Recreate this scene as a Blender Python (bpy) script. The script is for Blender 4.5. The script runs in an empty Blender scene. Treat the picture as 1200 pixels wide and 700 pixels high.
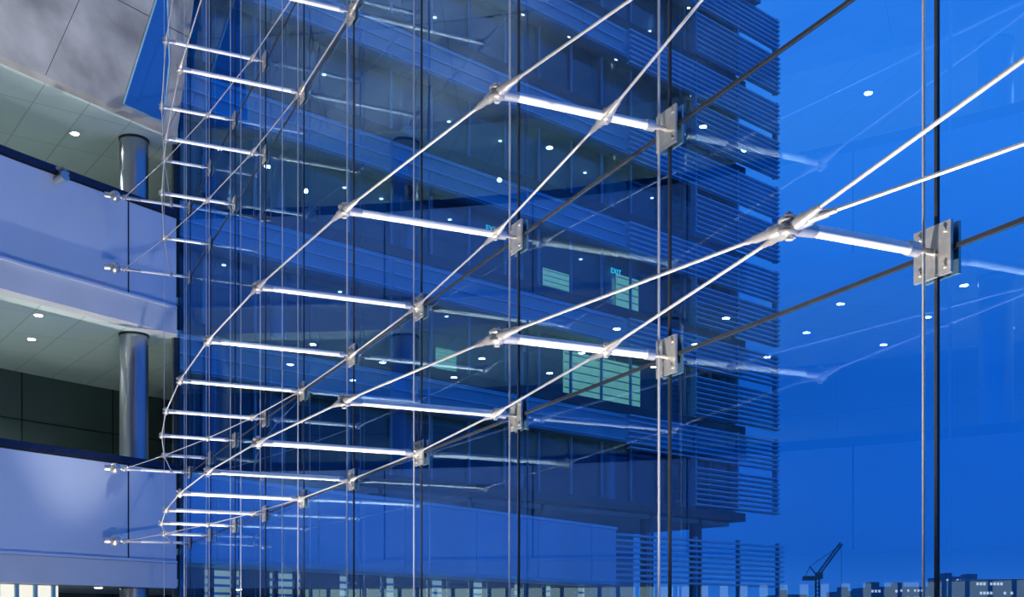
import bpy, bmesh, math, random
from mathutils import Vector, Matrix
random.seed(4)
scene = bpy.context.scene
scene.view_settings.view_transform = 'Standard'
F = 1350.0; HZ = 735.0; D = 3.2
Z3 = Vector((0, 0, 1))
NG = Vector((.9062, .4229, 0)).normalized()      # glass outward normal
DG = Vector((-.4229, .9062, 0)).normalized()     # along glass, receding

# ---------------------------------------------------------------- materials
def mat(name, col, rough=.5, metal=0.0, emis=None, estr=0.0, noise=None, seams=None, bump=0.0, spec=None):
    m = bpy.data.materials.new(name); m.use_nodes = True
    nt = m.node_tree; b = nt.nodes['Principled BSDF']
    b.inputs['Base Color'].default_value = (*col, 1)
    b.inputs['Roughness'].default_value = rough
    b.inputs['Metallic'].default_value = metal
    if spec is not None: b.inputs['Specular IOR Level'].default_value = spec
    if emis:
        b.inputs['Emission Color'].default_value = (*emis, 1)
        b.inputs['Emission Strength'].default_value = estr
    if noise:
        scale, amt, stretch = noise
        tc = nt.nodes.new('ShaderNodeTexCoord'); mp = nt.nodes.new('ShaderNodeMapping')
        mp.inputs['Scale'].default_value = stretch
        n = nt.nodes.new('ShaderNodeTexNoise'); n.inputs['Scale'].default_value = scale
        n.inputs['Detail'].default_value = 6
        r = nt.nodes.new('ShaderNodeValToRGB')
        r.color_ramp.elements[0].position = .3; r.color_ramp.elements[1].position = .7
        r.color_ramp.elements[0].color = (*[c * (1 - amt) for c in col], 1)
        r.color_ramp.elements[1].color = (*[min(1, c * (1 + amt)) for c in col], 1)
        nt.links.new(tc.outputs['Object'], mp.inputs[0]); nt.links.new(mp.outputs[0], n.inputs['Vector'])
        nt.links.new(n.outputs['Fac'], r.inputs[0]); nt.links.new(r.outputs[0], b.inputs['Base Color'])
        if bump:
            bp = nt.nodes.new('ShaderNodeBump'); bp.inputs['Strength'].default_value = bump
            bp.inputs['Distance'].default_value = .02
            nt.links.new(n.outputs['Fac'], bp.inputs['Height']); nt.links.new(bp.outputs[0], b.inputs['Normal'])
    if seams:
        w, h, dark, rot = seams
        tc = nt.nodes.new('ShaderNodeTexCoord'); mp = nt.nodes.new('ShaderNodeMapping')
        mp.inputs['Rotation'].default_value = (0, 0, rot)
        br = nt.nodes.new('ShaderNodeTexBrick'); br.offset = 0
        br.inputs['Color1'].default_value = (*col, 1)
        br.inputs['Color2'].default_value = (*[c * .94 for c in col], 1)
        br.inputs['Mortar'].default_value = (*[c * dark for c in col], 1)
        br.inputs['Scale'].default_value = 1; br.inputs['Mortar Size'].default_value = .012
        br.inputs['Brick Width'].default_value = w; br.inputs['Row Height'].default_value = h
        nt.links.new(tc.outputs['Object'], mp.inputs[0]); nt.links.new(mp.outputs[0], br.inputs['Vector'])
        nt.links.new(br.outputs['Color'], b.inputs['Base Color'])
    return m

M_steel = mat('brushed_steel', (.97, .94, .90), .30, .38, noise=(60, .04, (1, 1, 1)))
M_node = mat('cast_steel', (.66, .63, .60), .30, .85, noise=(60, .1, (1, 1, 1)))
M_plate = mat('plate_steel', (.50, .49, .47), .34, .8, noise=(30, .12, (1, 1, 1)))
M_cable = mat('steel_cable', (.78, .76, .73), .30, .78, noise=(150, .10, (1, 1, 1)))
M_dark = mat('black_silicone', (.012, .014, .02), .5, noise=(20, .2, (1, 1, 1)))
M_panel = mat('fascia_panel', (.54, .63, .77), .42, .1, noise=(1.2, .04, (1, 1, 1)))
M_band = mat('fascia_band', (.60, .62, .66), .45, .1, noise=(1.5, .05, (1, 1, 1)))
M_rail = mat('dark_rail', (.02, .03, .07), .3, .5, noise=(8, .2, (1, 1, 1)))
M_ceil = mat('ceiling_tiles', (.60, .70, .68), .7, seams=(1.5, .75, .7, .95))
M_soff = mat('soffit_metal', (.40, .395, .38), .45, .3, noise=(1.6, .4, (1, .35, 1)))
M_back = mat('dark_wall_panels', (.09, .13, .13), .5, noise=(.8, .1, (1, 1, 1)))
M_floor = mat('floor_stone', (.40, .42, .42), .5, seams=(.9, .9, .8, 0))
M_col = mat('column_steel', (.42, .45, .50), .28, .9, noise=(5, .06, (1, 1, .1)))
M_fin = mat('louver_aluminium', (.42, .62, .78), .4, .3, noise=(.5, .08, (1, 1, 1)))
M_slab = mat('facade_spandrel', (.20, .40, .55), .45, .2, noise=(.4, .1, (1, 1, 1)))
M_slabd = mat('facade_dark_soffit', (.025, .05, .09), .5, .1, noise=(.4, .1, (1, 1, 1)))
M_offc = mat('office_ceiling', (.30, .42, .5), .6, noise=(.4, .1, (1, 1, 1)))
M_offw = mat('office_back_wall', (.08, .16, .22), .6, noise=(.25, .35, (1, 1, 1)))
M_par = mat('terrace_cladding', (.40, .56, .70), .2, .85, noise=(.6, .08, (1, 1, .2)))
M_lit = mat('lit_office', (.3, .4, .35), .6, 0, (.58, .92, .55), .62, noise=(1.5, .4, (1, 1, 1)))
M_litw = mat('lit_shop', (.5, .5, .45), .6, 0, (1, .95, .75), .8, noise=(3, .2, (1, 1, 1)))
M_litd = mat('lit_terrace_room', (.4, .4, .4), .6, 0, (.75, .9, .8), .38, noise=(.7, .5, (1, 1, 1)))
M_lamp = mat('lamp_lens', (1, 1, 1), .4, 0, (1, .95, .82), 45, noise=(10, .01, (1, 1, 1)))
M_olamp = mat('office_lamp_lens', (1, 1, 1), .4, 0, (1, .98, .85), 4.5, noise=(10, .01, (1, 1, 1)))
M_ground = mat('ground_paving', (.08, .09, .10), .8, noise=(.05, .2, (1, 1, 1)))
M_city = mat('distant_concrete', (.18, .2, .26), .8, noise=(.05, .2, (1, 1, 1)))
M_citylit = mat('distant_lit_windows', (.3, .3, .3), .6, 0, (.8, .8, .9), .8, noise=(.5, .1, (1, 1, 1)))
M_crane = mat('crane_paint', (.10, .08, .07), .6, noise=(1, .1, (1, 1, 1)))
M_exit = mat('exit_sign_letters', (.1, .6, .6), .6, 0, (.05, .75, .9), .9, noise=(3, .01, (1, 1, 1)))
M_sky = mat('skylight_glow', (.01, .04, .2), .1, 0, (.01, .14, .6), .3, noise=(.6, .2, (1, 1, 1)))  # opaque pane; blue emission stands in for sky seen through the opening

def glass_mat(name, tint, f0, mul, cap, gcol):
    m = bpy.data.materials.new(name); m.use_nodes = True
    nt = m.node_tree; nt.nodes.clear()
    o = nt.nodes.new('ShaderNodeOutputMaterial'); mx = nt.nodes.new('ShaderNodeMixShader')
    tr = nt.nodes.new('ShaderNodeBsdfTransparent'); tr.inputs[0].default_value = (*tint, 1)
    gl = nt.nodes.new('ShaderNodeBsdfGlossy'); gl.inputs['Roughness'].default_value = 0.0
    gl.inputs['Color'].default_value = (*gcol, 1)
    # two-sided Schlick fresnel of a thin pane
    ge = nt.nodes.new('ShaderNodeNewGeometry'); dt = nt.nodes.new('ShaderNodeVectorMath'); dt.operation = 'DOT_PRODUCT'
    nt.links.new(ge.outputs['Incoming'], dt.inputs[0]); nt.links.new(ge.outputs['True Normal'], dt.inputs[1])
    def M(op, a, b=None, clamp=False):
        n = nt.nodes.new('ShaderNodeMath'); n.operation = op; n.use_clamp = clamp
        for i, v in enumerate((a, b)):
            if v is None: continue
            if isinstance(v, (int, float)): n.inputs[i].default_value = v
            else: nt.links.new(v, n.inputs[i])
        return n.outputs[0]
    c = M('ABSOLUTE', dt.outputs['Value']); q = M('POWER', M('SUBTRACT', 1.0, c), 5.0)
    fr = M('MULTIPLY', M('ADD', M('MULTIPLY', q, .96), f0), mul)
    fr = M('MINIMUM', fr, cap)
    nt.links.new(fr, mx.inputs[0])
    nt.links.new(tr.outputs[0], mx.inputs[1]); nt.links.new(gl.outputs[0], mx.inputs[2])
    nt.links.new(mx.outputs[0], o.inputs[0])
    return m
M_glass = glass_mat('curtain_glass', (.64, .88, 1.0), .10, 1.5, .29, (.46, .76, 1))
M_oglass = glass_mat('office_glass', (.7, .85, .9), .05, 1.4, .35, (.5, .8, 1))

# ---------------------------------------------------------------- mesh builder
class MB:
    def __init__(s): s.v = []; s.f = []; s.mi = []; s.mats = []; s.sm = []
    def _m(s, m):
        if m not in s.mats: s.mats.append(m)
        return s.mats.index(m)
    def add(s, verts, faces, m, smooth=False):
        o = len(s.v); s.v += [tuple(v) for v in verts]; i = s._m(m)
        for f in faces: s.f.append([a + o for a in f]); s.mi.append(i); s.sm.append(smooth)
    def box(s, c, ax, ay, az, m):
        c = Vector(c); vs = []
        for x in (-1, 1):
            for y in (-1, 1):
                for z in (-1, 1): vs.append(c + ax * x + ay * y + az * z)
        s.add(vs, [(0, 1, 3, 2), (4, 6, 7, 5), (0, 4, 5, 1), (2, 3, 7, 6), (0, 2, 6, 4), (1, 5, 7, 3)], m)
    def abox(s, x0, x1, y0, y1, z0, z1, m):
        s.box(((x0 + x1) / 2, (y0 + y1) / 2, (z0 + z1) / 2), Vector(((x1 - x0) / 2, 0, 0)), Vector((0, (y1 - y0) / 2, 0)), Vector((0, 0, (z1 - z0) / 2)), m)
    def cyl(s, a, b, r1, r2=None, m=None, n=12, prof=None):
        a = Vector(a); b = Vector(b); r2 = r1 if r2 is None else r2
        d = (b - a).normalized(); t = Vector((0, 0, 1)) if abs(d.z) < .9 else Vector((1, 0, 0))
        p = d.cross(t).normalized(); q = d.cross(p)
        rings = prof or [(0, r1), (1, r2)]
        vs = []; fs = []
        for (u, r) in rings:
            for i in range(n):
                an = 2 * math.pi * i / n
                vs.append(a.lerp(b, u) + p * math.cos(an) * r + q * math.sin(an) * r)
        for k in range(len(rings) - 1):
            for i in range(n):
                j = (i + 1) % n; fs.append((k * n + i, k * n + j, (k + 1) * n + j, (k + 1) * n + i))
        s.add(vs, fs, m, True)
        s.add(vs[:n][::-1], [tuple(range(n))], m); s.add(vs[-n:], [tuple(range(n))], m)
    def ball(s, c, r, m, n=14):
        prof = [(0.5 - .5 * math.cos(math.pi * k / 8), max(r * math.sin(math.pi * k / 8), .0005)) for k in range(9)]
        c = Vector(c); s.cyl(c - Z3 * r, c + Z3 * r, r, r, m, n, prof)
    def obj(s, name, parent=None, clips=()):
        me = bpy.data.meshes.new(name); me.from_pydata(s.v, [], s.f); me.update()
        for m in s.mats: me.materials.append(m)
        for p, i, sm in zip(me.polygons, s.mi, s.sm): p.material_index = i; p.use_smooth = sm
        bm = bmesh.new(); bm.from_mesh(me)
        for co, no in clips:
            bmesh.ops.bisect_plane(bm, geom=bm.verts[:] + bm.edges[:] + bm.faces[:], plane_co=co, plane_no=no, clear_outer=True)
        bmesh.ops.recalc_face_normals(bm, faces=bm.faces)
        bm.to_mesh(me); bm.free()
        o = bpy.data.objects.new(name, me); scene.collection.objects.link(o)
        if parent: o.parent = parent
        return o
def empty(name, loc=(0, 0, 0)):
    e = bpy.data.objects.new(name, None); scene.collection.objects.link(e); e.empty_display_size = .3
    return e

# ---------------------------------------------------------------- glass wall + cable trusses
def GP(n, z=0, L=0):   # point at joint n, height z, distance L*D inside of the glass
    p = NG * D + DG * (GP.t0 + .56 * D * n) - NG * (L * D); return Vector((p.x, p.y, z))
p0 = Vector((.4872, 1.3207, 0)) * D; GP.t0 = p0.dot(DG)
N0, N1 = -6, 10
ZB, ZT = -2.4, 14.0
rows = [1.371, 2.525, 5.72, 6.86]
def AB(n):
    q = .0129 * (n - 4) ** 2
    if -1 <= n <= 9: return .417 - q, q
    m = n + 8; h = .2085 * (1 - ((m - 4) / 4) ** 2)
    return .2085 - h, .2085 + h

win = empty('window_1')
g = MB(); j = MB()
g.add([GP(N0, ZB), GP(9.75, ZB), GP(9.75, ZT), GP(N0, ZT)], [(0, 1, 2, 3)], M_glass)
for n in range(N0, N1):
    j.box(GP(n, (ZB + ZT) / 2), DG * .007, NG * .007, Z3 * (ZT - ZB) / 2, M_dark)
    j.cyl(GP(n, ZB, .020), GP(n, ZT, .020), .0065, m=M_cable, n=8)
for n in (4, 5, 6, 7, 8):     # slim suspension rods carrying the deep struts
    j.cyl(GP(n, ZB, .21), GP(n, ZT - .3, .21), .0042, m=M_cable, n=6)
for z in rows + [-1.6, 10.07, 11.2]:
    j.box((GP(N0, z) + GP(9.75, z)) / 2, (GP(N0) - GP(9.75)) / 2, NG * .008, Z3 * .008, M_dark)
go = g.obj('glass_panes', win); j.obj('joints_and_hanger_rods', win)
pm = MB()
pm.box(GP(9.8, (ZB + ZT) / 2), DG * .05, NG * .05, Z3 * (ZT - ZB) / 2, M_dark)
pm.obj('end_mullion', win)

for z in rows:
    e = empty('cable_truss')
    st = MB(); cb = MB(); nd = MB(); pl = MB()
    for n in range(N0, 10):
        a, b = AB(n); L = max(a, b); base = GP(n, z)
        tip = GP(n, z, L if n < 9 else .366)
        r = .022
        inner = GP(n, z, .03)
        st.cyl(inner, tip, r, m=M_steel, n=18)
        st.cyl(GP(n, z, .0), inner, .012, m=M_node, n=10)
        st.cyl(inner, GP(n, z, .045), .027, m=M_node, n=16)
        pl.box(GP(n, z, .006), DG * .09, NG * .006, Z3 * .095, M_plate)
        pl.box(GP(n, z, -.006), DG * .09, NG * .006, Z3 * .095, M_plate)
        for sx in (-1, 1):
            for sz in (-1, 1):
                c = GP(n, z, .006) + DG * .06 * sx + Z3 * .065 * sz
                pl.cyl(c, c - NG * .014, .010, m=M_plate, n=8)
        for k, Lc in enumerate((a, b)):
            c = GP(n, z, max(Lc, .008))
            atip = abs(Lc - L) < .002
            R = .036 if atip else .030
            # forged clevis disc with pin, socket collars
            nd.cyl(c - Z3 * R * .9, c + Z3 * R * .9, R, m=M_node, n=20, prof=[(0, R * .78), (.14, R * 1.05), (.30, R * 1.05), (.34, R * .85), (.66, R * .85), (.70, R * 1.05), (.86, R * 1.05), (1, R * .78)])
            nd.cyl(c - Z3 * R * 1.3, c + Z3 * R * 1.3, R * .40, m=M_cable, n=8)
            if atip:
                nd.cyl(c, c + NG * .11, .030, .024, m=M_node, n=16)
            for dn in (-1, 1):
                if not (N0 <= n + dn <= 9): continue
                o = GP(n + dn, z, max(AB(n + dn)[k], .008)); dd = (o - c).normalized()
                nd.cyl(c, c + dd * .20, .02, m=M_node, n=12, prof=[(0, .020), (.2, .024), (.45, .022), (.5, .016), (.8, .015), (.84, .011), (1, .0100)])
                if dn == 1: cb.cyl(c, o, .0070, m=M_cable, n=10)
        if n == 9:
            nd.ball(tip, .09, M_node, 18)
            nd.cyl(tip, tip - NG * .16, .05, m=M_node, n=14)
            nd.cyl(tip + NG * .1, tip + NG * .4, .035, .022, m=M_node, n=14)
    st.obj('struts', e); cb.obj('tension_cables', e); nd.obj('cable_nodes', e); pl.obj('glass_clamp_plates', e)

# ---------------------------------------------------------------- gallery curve
ctrl = [(9, 40), (5.2, 34.2), (2.8, 31), (-1.7, 25.0), (-4.75, 21.2), (-5.75, 19.8), (-6.75, 18.35), (-7.65, 17.0), (-8.75, 15.0), (-9.7, 12.8),
        (-10.4, 10), (-10.7, 7), (-10.7, 3.5), (-10.2, 0), (-9.2, -4), (-8, -8)]
def catmull(P, sub=5):
    out = []
    for i in range(1, len(P) - 2):
        for s_ in range(sub):
            t = s_ / sub; a, b, c, d = [Vector(p) for p in P[i - 1:i + 3]]
            out.append(.5 * ((2 * b) + (c - a) * t + (2 * a - 5 * b + 4 * c - d) * t * t + (3 * b - a - 3 * c + d) * t ** 3))
    out.append(Vector(P[-2])); return out
CV = catmull(ctrl)
def sweep(mb, curve, prof, m, closed=True):
    vs = []; K = len(prof)
    for i, p in enumerate(curve):
        d = (curve[min(i + 1, len(curve) - 1)] - curve[max(i - 1, 0)]).normalized()
        nn = Vector((d.y, -d.x))
        for (o, z) in prof: q = p + nn * o; vs.append((q.x, q.y, z))
    fs = []
    for i in range(len(curve) - 1):
        for k in range(K if closed else K - 1):
            l = (k + 1) % K; fs.append((i * K + k, i * K + l, (i + 1) * K + l, (i + 1) * K + k))
    if closed: fs += [tuple(range(K)), tuple((len(curve) - 1) * K + k for k in range(K))]
    mb.add(vs, fs, m)
def at(curve, s_):   # arclength lookup
    acc = 0
    for i in range(len(curve) - 1):
        l = (curve[i + 1] - curve[i]).length
        if acc + l >= s_:
            d = (curve[i + 1] - curve[i]).normalized(); return curve[i] + d * (s_ - acc), d, Vector((d.y, -d.x))
        acc += l
    return None
iend = min(range(len(CV)), key=lambda i: (CV[i] - Vector((-5.75, 19.8))).length)
CIN = CV[iend:]            # inside the hall
istart = min(range(len(CV)), key=lambda i: (CV[i] - Vector((2.8, 31))).length)
COUT = CV[istart:iend + 1]  # outside terrace part
CEXT = CV[max(iend - 12, 0):]
EN = Vector((1, .29, 0)).normalized()
ENDC = (Vector((-5.80, 20.0, 0)), EN)
GLC = (NG * (D - .06), NG)
def rect(o0, o1, z0, z1): return [(o0, z0), (o1, z0), (o1, z1), (o0, z1)]
H = 4.35
for lv in (0, 1):
    dz = H * lv
    e = empty('gallery_balcony')
    b = MB()
    sweep(b, CIN, rect(0, .10, 1.13 + dz, 2.66 + dz), M_panel)
    sweep(b, CIN, rect(-.06, .22, .66 + dz, 1.08 + dz), M_band)
    sweep(b, CIN, rect(-.10, .0, 1.085 + dz, 1.125 + dz), M_panel)
    s_ = 1.0
    while True:
        q = at(CIN, s_)
        if not q: break
        p, d, nn = q
        b.box((p.x - nn.x * .001, p.y - nn.y * .001, 1.9 + dz), Vector((d.x, d.y, 0)) * .012, Vector((nn.x, nn.y, 0)) * .006, Z3 * .76, M_dark)
        s_ += 2.55
    b.obj('fascia_panels', e, [GLC])
    r = MB(); sweep(r, CIN, rect(-.03, .14, 2.70 + dz, 2.80 + dz), M_rail); sweep(r, CIN, rect(0, .1, 2.66 + dz, 2.70 + dz), M_dark)
    r.obj('handrail', e, [GLC])
    f = MB(); sweep(f, CEXT, rect(.1, 7.5, 1.25 + dz, 1.35 + dz), M_floor); f.obj('gallery_floor', e, [ENDC])
    c = MB(); sweep(c, CEXT, rect(.05 if lv == 0 else .2, 7.5, .70 + dz, .82 + dz), M_ceil); c.obj('gallery_ceiling', e, [ENDC])
# top gallery ceiling and sloped soffit
ZC = 8.42
c = MB(); sweep(c, CEXT, rect(.02, 7.5, ZC, ZC + .12), M_ceil); c.obj('ceiling', None, [ENDC])
sf = MB(); sweep(sf, CEXT, [(0, ZC - .05), (-.12, ZC), (-2.2, ZC + 2.2), (-4.5, 12.6), (-5.5, 13.8), (-5.5, 13.95), (0, 13.95), (0, ZC + .15)], M_soff)
s_ = .3
def soffp(s_, off, drop=.0):
    p, d, nn = at(CIN, s_); q = p - nn * off
    z = ZC + (off - .12) * 2.2 / 2.08 if off < 2.2 else ZC + 2.2 + (off - 2.2) * (12.6 - ZC - 2.2) / 2.3
    return Vector((q.x, q.y, z - drop))
while at(CIN, s_):      # radial panel seams
    a, b_ = soffp(s_, .13, .003), soffp(s_, 2.2, .003); sf.cyl(a, b_, .005, m=M_rail, n=4)
    sf.cyl(b_, soffp(s_, 4.5, .003), .005, m=M_rail, n=4); s_ += 2.3
for o in (1.15, 2.2, 3.3):
    sweep(sf, CIN, rect(-o - .003, -o + .003, soffp(3, o).z - .008, soffp(3, o).z), M_rail)
sf.obj('curved_soffit', None, [GLC])
sk = MB()
A_, B_, C_, D_ = soffp(1.25, .2, .03), soffp(.45, .2, .03), soffp(.85, .85, .03), soffp(1.6, 1.7, .03)
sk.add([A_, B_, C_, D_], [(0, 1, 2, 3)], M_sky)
for a, b_ in ((A_, B_), (B_, C_), (C_, D_), (D_, A_)): sk.cyl(a, b_, .02, m=M_slab, n=6)
sk.obj('window_2', None, [GLC])
rf = MB(); rf.abox(-16, 10, -12, 24, 14.0, 14.2, M_soff); rf.obj('roof_ceiling', None, [GLC])
# back walls
bw = MB(); sweep(bw, CEXT, rect(5.0, 5.15, -2.4, ZC), M_back)
for z in (3.2, 4.1, 7.5): sweep(bw, CEXT, rect(4.985, 5.0, z, z + .02), M_dark)
s_ = .8
while at(CEXT, s_):
    p, d, nn = at(CEXT, s_); q = p + nn * 4.99
    bw.box((q.x, q.y, 3), Vector((d.x, d.y, 0)) * .008, Vector((nn.x, nn.y, 0)) * .008, Z3 * 5.4, M_dark); s_ += 1.7
bw.obj('wall_back', None, [ENDC])
ew = MB(); d = Vector((-.29, 1, 0)).normalized()
ew.box(Vector((-5.85, 20.0, 0)) + d * 3.2 + Z3 * 3.1, d * 3.1, EN * .05, Z3 * 5.5, M_back)
ew.obj('wall_end')
fl = MB(); fl.abox(-18, 10, -12, 25, -2.6, -2.4, M_floor); fl.obj('floor', None, [GLC])
bk = MB(); bk.abox(-16, 8, -10.2, -10, -2.4, 14, M_back); bk.obj('wall_rear', None, [GLC])

# lit display glazing at the lower level
CD = [p for p in CIN if p.x < -6.75]
ls = MB(); sweep(ls, CD, rect(.32, .40, -.6, .65), M_litw)
s_ = .1
while at(CD, s_):
    p, dd, nn = at(CD, s_); p = p + nn * .3
    ls.box((p.x, p.y, .03), Vector((dd.x, dd.y, 0)) * (.03 if int(s_ * 10) % 3 else .09), Vector((nn.x, nn.y, 0)) * .02, Z3 * .62, M_slab); s_ += .31
ls.obj('display_wall', None, [ENDC])

# columns
for (x, y) in [(-6.53, 19.9), (-8.35, 17.0)] + [tuple(at(CIN, s_)[0] + at(CIN, s_)[2] * .75) for s_ in (8.2, 13, 18, 23)]:
    cm = MB()
    for (z0, z1) in ((-2.4, .70), (1.35, 5.05), (5.70, ZC)):
        cm.cyl((x, y, z0), (x, y, z1), .24, m=M_col, n=40)
        cm.cyl((x, y, z0), (x, y, z0 + .06), .27, m=M_band, n=40)
        cm.cyl((x, y, z1 - .04), (x, y, z1), .255, m=M_dark, n=40)
    cm.obj('steel_column')

# downlights
dl = MB()
def down(p, z, r=.06):
    dl.cyl((p.x, p.y, z - .012), (p.x, p.y, z), r + .025, m=M_band, n=16)
    dl.cyl((p.x, p.y, z - .018), (p.x, p.y, z - .011), r, m=M_lamp, n=16)
for z, offs, step, st0 in ((5.05, (.9, 2.4, 3.9), 1.75, .3), (ZC, (1.3, 3.4), 2.5, 1.1), (.70, (1.5, 3.0), 2.4, .5)):
    for k, o in enumerate(offs):
        s_ = st0 + k * .9
        while True:
            q = at(CIN, s_)
            if not q: break
            down(q[0] + q[2] * o, z); s_ += step
dl.obj('ceiling_downlights')

# rail spotlight on upper gallery
q = at(CIN, 2.3); sp = MB(); p = Vector((q[0].x, q[0].y, 7.05)) - Vector((q[2].x, q[2].y, 0)) * .12
sp.cyl(p, p - Vector((0, 0, .12)), .035, m=M_plate); sp.cyl(p - Vector((.1, 0, .14)), p + Vector((.08, -.1, -.1)), .06, .08, m=M_plate, n=16)
sp.box(p + Vector((0, 0, .02)), Vector((.06, 0, 0)), Vector((0, .12, 0)), Z3 * .015, M_plate)
sp.obj('spotlight_fixture')

# ---------------------------------------------------------------- terrace parapet outside
tp = empty('terrace_parapet'); t = MB()
sweep(t, COUT, rect(0, .2, 1.20, 2.62), M_par); sweep(t, COUT, rect(-.08, 3.0, 1.12, 1.2), M_slab)
sweep(t, COUT, rect(-.05, .25, 2.62, 2.68), M_fin)
s_ = 1.2
while at(COUT, s_):
    p, d, nn = at(COUT, s_); t.box((p.x, p.y, 1.9), Vector((d.x, d.y, 0)) * .012, Vector((nn.x, nn.y, 0)) * .01, Z3 * .70, M_slab); s_ += 2.4
OUTC = (NG * (D + .1), -NG)
OUTE = (Vector((-5.80, 20.0, 0)) + EN * .1, -EN)
t.obj('cladding', tp, [OUTC, OUTE])
lb = MB(); sweep(lb, COUT, rect(.9, 1.0, -1.0, 1.06), M_litd)
s_ = .2; k = 0
while at(COUT, s_):
    p, d, nn = at(COUT, s_); p = p + nn * .82; k += 1
    lb.box((p.x, p.y, 0), Vector((d.x, d.y, 0)) * (.34 if k % 3 == 0 else (.16 if k % 4 == 0 else .04)), Vector((nn.x, nn.y, 0)) * .04, Z3 * 1.1, M_slabd); s_ += .5
for zz in (.45, .60, .75, .90): sweep(lb, COUT, rect(.80, .86, zz, zz + .05), M_slab)
lb.obj('lit_shopfront', None, [OUTC, OUTE])

# ---------------------------------------------------------------- office building
CO = Vector((13.5, 60, 0)); U = Vector((.743, .669, 0)).normalized(); NF = Vector((.669, -.743, 0)).normalized()
def FP(t, out, z): return CO - U * t + NF * out + Z3 * z
def fbox(mb, t0, t1, o0, o1, z0, z1, m):
    mb.box(FP((t0 + t1) / 2, (o0 + o1) / 2, (z0 + z1) / 2), U * (t1 - t0) / 2, NF * (o1 - o0) / 2, Z3 * (z1 - z0) / 2, m)
def tpx(px):  # facade distance for a bearing
    r_ = (px - 600) / F
    return (CO.x - r_ * CO.y) / (U.x - r_ * U.y)
ob = empty('office_building'); core = MB(); fins = MB(); wn = MB(); lit = MB(); pan = MB(); oc = MB()
ZB0 = 5.6; NS = 6; TM = 37; TE = 2.6
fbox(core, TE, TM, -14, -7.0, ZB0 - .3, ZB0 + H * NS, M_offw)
fbox(core, 4, TM, -14, -6.0, -8, ZB0, M_slab)
fbox(core, TE, TE + .2, -7, -.3, ZB0, ZB0 + H * NS, M_slab)
for k in range(NS):
    z0 = ZB0 + H * k
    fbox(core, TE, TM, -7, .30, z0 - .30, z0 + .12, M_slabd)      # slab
    fbox(core, TE + .3, TM, -7, -.5, z0 - .50, z0 - .31, M_offc)       # office ceiling
    fbox(core, TE, TM, -.1, .34, z0 + 2.75, z0 + 4.0, M_slab)
    for i in range(7):       # blades on the far bays
        z = z0 + 2.5 + i * .24
        fins.box(FP(5.75, .45, z), U * 5.75, NF * .10 + Z3 * .02, Z3 * .035, M_fin)
    for t0, t1 in ((11.7, 24.5), (24.7, TM)):   # slim ribs on the near spandrels
        for i in range(3):
            z = z0 + 2.85 + i * .5
            fins.box(FP((t0 + t1) / 2, .37, z), U * (t1 - t0) / 2, NF * .05, Z3 * .022, M_fin)
    for i in range(8):
        z = z0 + .25 + i * .25
        fins.box(FP(3.4, .45, z), U * 3.4, NF * .12 + Z3 * .03, Z3 * .03, M_fin)
    for tt in (0.1, 3.4, 6.7): fbox(fins, tt, tt + .1, .2, .5, z0 + .2, z0 + 4.1, M_slab)
    fbox(pan, TE + .2, TM, -.52, -.50, z0 + .12, z0 + 2.75, M_oglass)
    for i in range(2, 19):
        fbox(wn, .6 + i * 1.95, .67 + i * 1.95, -.5, -.38, z0 + .12, z0 + 2.75, M_slab)
    for i in range(6):
        tt = 3.9 + i * 6.0; oc.cyl(FP(tt, -2.2, z0 + .1), FP(tt, -2.2, z0 + 3.85), .3, m=M_col, n=20)
    for i in range(1, 13):
        for o_ in (-1.6, -4.4):
            if random.random() < .6:
                c_ = FP(1.5 + i * 2.8 + random.uniform(-.6, .6), o_, z0 + 3.84); lit.cyl(c_ - Z3 * .02, c_, .08, m=M_olamp, n=10)
fbox(core, TE - .6, TM, -14, .8, ZB0 + H * NS - .25, ZB0 + H * NS + .1, M_slab)
def litwin(px0, px1, k, zf0=.25, zf1=2.4, o=-3.0):
    a, b_ = tpx(px1), tpx(px0); z0 = ZB0 + H * k
    fbox(lit, a, b_, o - .02, o, z0 + zf0, z0 + zf1, M_lit)
    nb = 6
    for i in range(nb): fbox(wn, a, b_, o + .05, o + .07, z0 + zf0 + (zf1 - zf0) * (i + .5) / nb, z0 + zf0 + (zf1 - zf0) * (i + .62) / nb, M_slab)
litwin(666, 698, 2, .3, 1.7, -1.6); litwin(752, 778, 2, .3, 2.4, -1.6); litwin(690, 780, 1, .3, 2.6, -1.6)
litwin(556, 580, 1, .9, 1.8, -2.5)
for i in range(9):
    fins.box(FP(5.5, 0, 2.1 + i * .26), U * 6.5, NF * .12, Z3 * .05, M_fin)
for tt in (-.9, 2.5, 5.9, 9.3, 12): fbox(fins, tt, tt + .12, -.3, -.1, -8, 4.4, M_slab)
core.obj('building_body', ob); fins.obj('louvers', ob); wn.obj('window_mullions', ob); lit.obj('lit_offices', ob)
pan.obj('strip_glazing', ob); oc.obj('office_columns', ob)
pc = MB()
for px in (645, 773, 830, 455, 560):
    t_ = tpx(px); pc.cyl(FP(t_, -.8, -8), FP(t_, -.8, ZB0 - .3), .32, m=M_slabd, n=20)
pc.obj('portico_columns', ob)

def sign(px, k, dz_):
    cu = bpy.data.curves.new('exit_text', 'FONT'); cu.body = 'EXIT'; cu.size = .34; cu.extrude = .01
    cu.align_x = 'CENTER'; o = bpy.data.objects.new('exit_sign', cu); scene.collection.objects.link(o)
    o.data.materials.append(M_exit); t_ = tpx(px)
    o.matrix_world = Matrix.Translation(FP(t_, -.33, ZB0 + H * k + dz_)) @ Matrix((( U.x, 0, NF.x), (U.y, 0, NF.y), (0, 1, 0))).to_4x4()
sign(583, 2, 2.0); sign(728, 2, 1.8)

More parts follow.
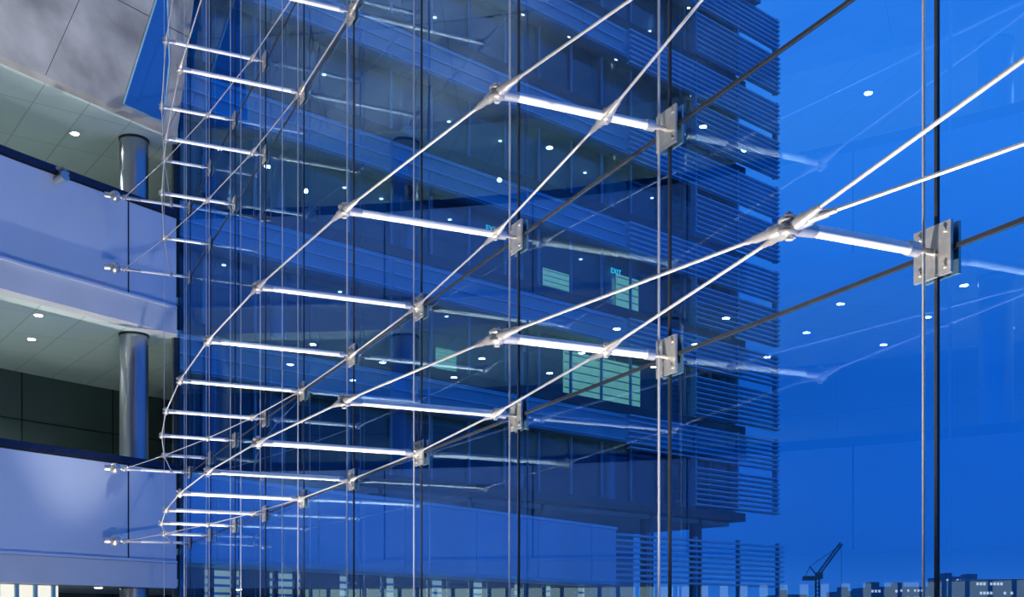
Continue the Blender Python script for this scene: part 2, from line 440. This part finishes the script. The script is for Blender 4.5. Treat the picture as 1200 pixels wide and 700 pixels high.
# ---------------------------------------------------------------- ground, city, crane
gr = MB(); gr.abox(-400, 900, 26, 1500, -8.3, -8, M_ground); gr.obj('ground')
cty = MB()
for x, w, top, Yd in [(912, 34, 697, 360), (985, 40, 693, 400), (1020, 34, 688, 330), (1050, 60, 688, 380), (1108, 30, 676, 420), (1135, 70, 679, 300),
                      (1196, 60, 690, 340), (1250, 60, 680, 340), (1300, 90, 684, 300), (1390, 80, 676, 330)]:
    X0 = (x - 600) / F * Yd; X1 = (x + w - 600) / F * Yd; zt = (HZ - top) / F * Yd
    cty.abox(X0, X1, Yd, Yd + 18, -8, zt, M_city)
    cty.abox(X0 + 1, X0 + 3.5, Yd + 3, Yd + 8, zt, zt + 1.5, M_city)
    for i in range(int(w / 4)):
        for kz in range(3):
            if random.random() < .45:
                xa = X0 + (i + .3) * (X1 - X0) / (w / 4); cty.abox(xa, xa + .6, Yd - .1, Yd, zt - 1.6 - kz * 2.4, zt - .9 - kz * 2.4, M_citylit)
cty.obj('distant_buildings')
cr = MB(); Yc = 320
def C(px, py): return Vector(((px - 600) / F * Yc, Yc, (HZ - py) / F * Yc))
def lattice(a, b, w, nseg, m):
    d = (b - a).normalized(); s1 = d.cross(Vector((0, 1, 0))).normalized() * w; s2 = Vector((0, w, 0))
    cs = [s1 + s2, s1 - s2, -s1 - s2, -s1 + s2]
    for c_ in cs: cr.cyl(a + c_, b + c_, .13, m=m, n=6)
    for i in range(nseg):
        for k in range(4):
            cr.cyl(a.lerp(b, i / nseg) + cs[k], a.lerp(b, (i + 1) / nseg) + cs[(k + 1) % 4], .09, m=m, n=5)
lattice(C(958, 768), C(958, 676), .5, 20, M_crane); lattice(C(957, 676), C(986, 637), .42, 12, M_crane)
cr.cyl(C(958, 676), C(949, 664), .2, m=M_crane, n=6); cr.cyl(C(949, 664), C(984, 640), .08, m=M_crane, n=5)
cr.cyl(C(949, 664), C(943, 677), .1, m=M_crane, n=5); cr.box(C(948, 678), Vector((1.6, 0, 0)), Vector((0, 1, 0)), Z3 * .6, M_crane)
cr.cyl(C(986, 637), C(986, 690), .06, m=M_crane, n=5); cr.box(C(960, 675), Vector((.8, 0, 0)), Vector((0, .9, 0)), Z3 * .9, M_crane)
cr.obj('tower_crane')

# ---------------------------------------------------------------- lights
def lamp(kind, name, loc, target, power, col, size=.3, angle=60, blend=.6):
    l = bpy.data.lights.new(name, kind); l.energy = power; l.color = col
    if kind == 'AREA': l.size = size
    if kind == 'SPOT': l.spot_size = math.radians(angle); l.spot_blend = blend; l.shadow_soft_size = size
    o = bpy.data.objects.new(name, l); scene.collection.objects.link(o); o.location = loc
    o.rotation_euler = (Vector(target) - Vector(loc)).to_track_quat('-Z', 'Y').to_euler()
    return o
warm = (1, .93, .84)
for n, pw, an in ((-1.5, 2900, 70), (.5, 2900, 70), (2.5, 2900, 70), (4.5, 2700, 64), (6.5, 2000, 56), (8.2, 1300, 50)):
    p = GP(n, -1.9, .5); tgt = GP(n + .1, 5, .2)
    lamp('SPOT', 'truss_uplight', p, tgt, pw, warm, .06, an, .5)
    um = MB(); um.cyl(p - Vector((0, 0, .45)), p - Vector((0, 0, .09)), .12, m=M_rail, n=16); um.obj('uplight_housing')
# added fill spots brightening the balcony fronts and curved soffit, housings included
for (wx, wy, tx, ty, tz, pw) in ((-2.6, 10.5, -7.2, 17.6, 4.6, 600), (-5.0, 8.0, -8.6, 15.2, 6.5, 300), (-3.0, 9.0, -5.0, 16.0, 11.0, 350)):
    p = Vector((wx, wy, -1.95)); lamp('SPOT', 'balcony_fill', p, (tx, ty, tz), pw, (1, .97, .94), .08, 88, 1.0)
    um = MB(); um.cyl(p - Vector((0, 0, .44)), p - Vector((0, 0, .10)), .13, m=M_rail, n=16); um.obj('fill_housing')
for i, s_ in enumerate((1.5, 5, 9, 14, 19)):
    q = at(CIN, s_); p = q[0] + q[2] * 2.4
    for z, e in ((4.98, 340), (8.36, 230)):
        lamp('SPOT', 'gallery_downlight', (p.x, p.y, z), (p.x, p.y, 0), e, (.90, 1, .93), .035, 150, .6)
# sky
w = bpy.data.worlds.new('dusk_sky'); scene.world = w; w.use_nodes = True
nt = w.node_tree; bg = nt.nodes['Background']; tc = nt.nodes.new('ShaderNodeTexCoord'); sep = nt.nodes.new('ShaderNodeSeparateXYZ')
rp = nt.nodes.new('ShaderNodeValToRGB'); els = rp.color_ramp.elements
els[0].position = 0; els[0].color = (.04, .20, .68, 1); els[1].position = 1; els[1].color = (.015, .16, .60, 1)
for p_, c_ in ((.06, (.008, .12, .56)), (.2, (.004, .11, .56)), (.36, (.028, .23, .86)), (.5, (.03, .25, .94))):
    e_ = els.new(p_); e_.color = (*c_, 1)
nz = nt.nodes.new('ShaderNodeTexNoise'); nz.inputs['Scale'].default_value = 1.8; nz.inputs['Detail'].default_value = 5
mp = nt.nodes.new('ShaderNodeMapping'); mp.inputs['Scale'].default_value = (1, 1, 3)
mm = nt.nodes.new('ShaderNodeMapRange'); mm.inputs['From Min'].default_value = .3; mm.inputs['From Max'].default_value = .7
mm.inputs['To Min'].default_value = .88; mm.inputs['To Max'].default_value = 1.2
nt.links.new(tc.outputs['Generated'], sep.inputs[0]); nt.links.new(sep.outputs['Z'], rp.inputs[0]); nt.links.new(rp.outputs[0], bg.inputs[0])
nt.links.new(tc.outputs['Generated'], mp.inputs[0]); nt.links.new(mp.outputs[0], nz.inputs['Vector']); nt.links.new(nz.outputs['Fac'], mm.inputs[0])
nt.links.new(mm.outputs[0], bg.inputs['Strength'])

# ---------------------------------------------------------------- camera
cam = bpy.data.cameras.new('camera'); co = bpy.data.objects.new('camera', cam); scene.collection.objects.link(co)
cam.sensor_width = 36; cam.lens = 36 * F / 1200; cam.shift_y = (HZ - 350) / 1200; cam.clip_end = 3000
co.location = (0, 0, 0); co.rotation_euler = (math.pi / 2, 0, 0); scene.camera = co
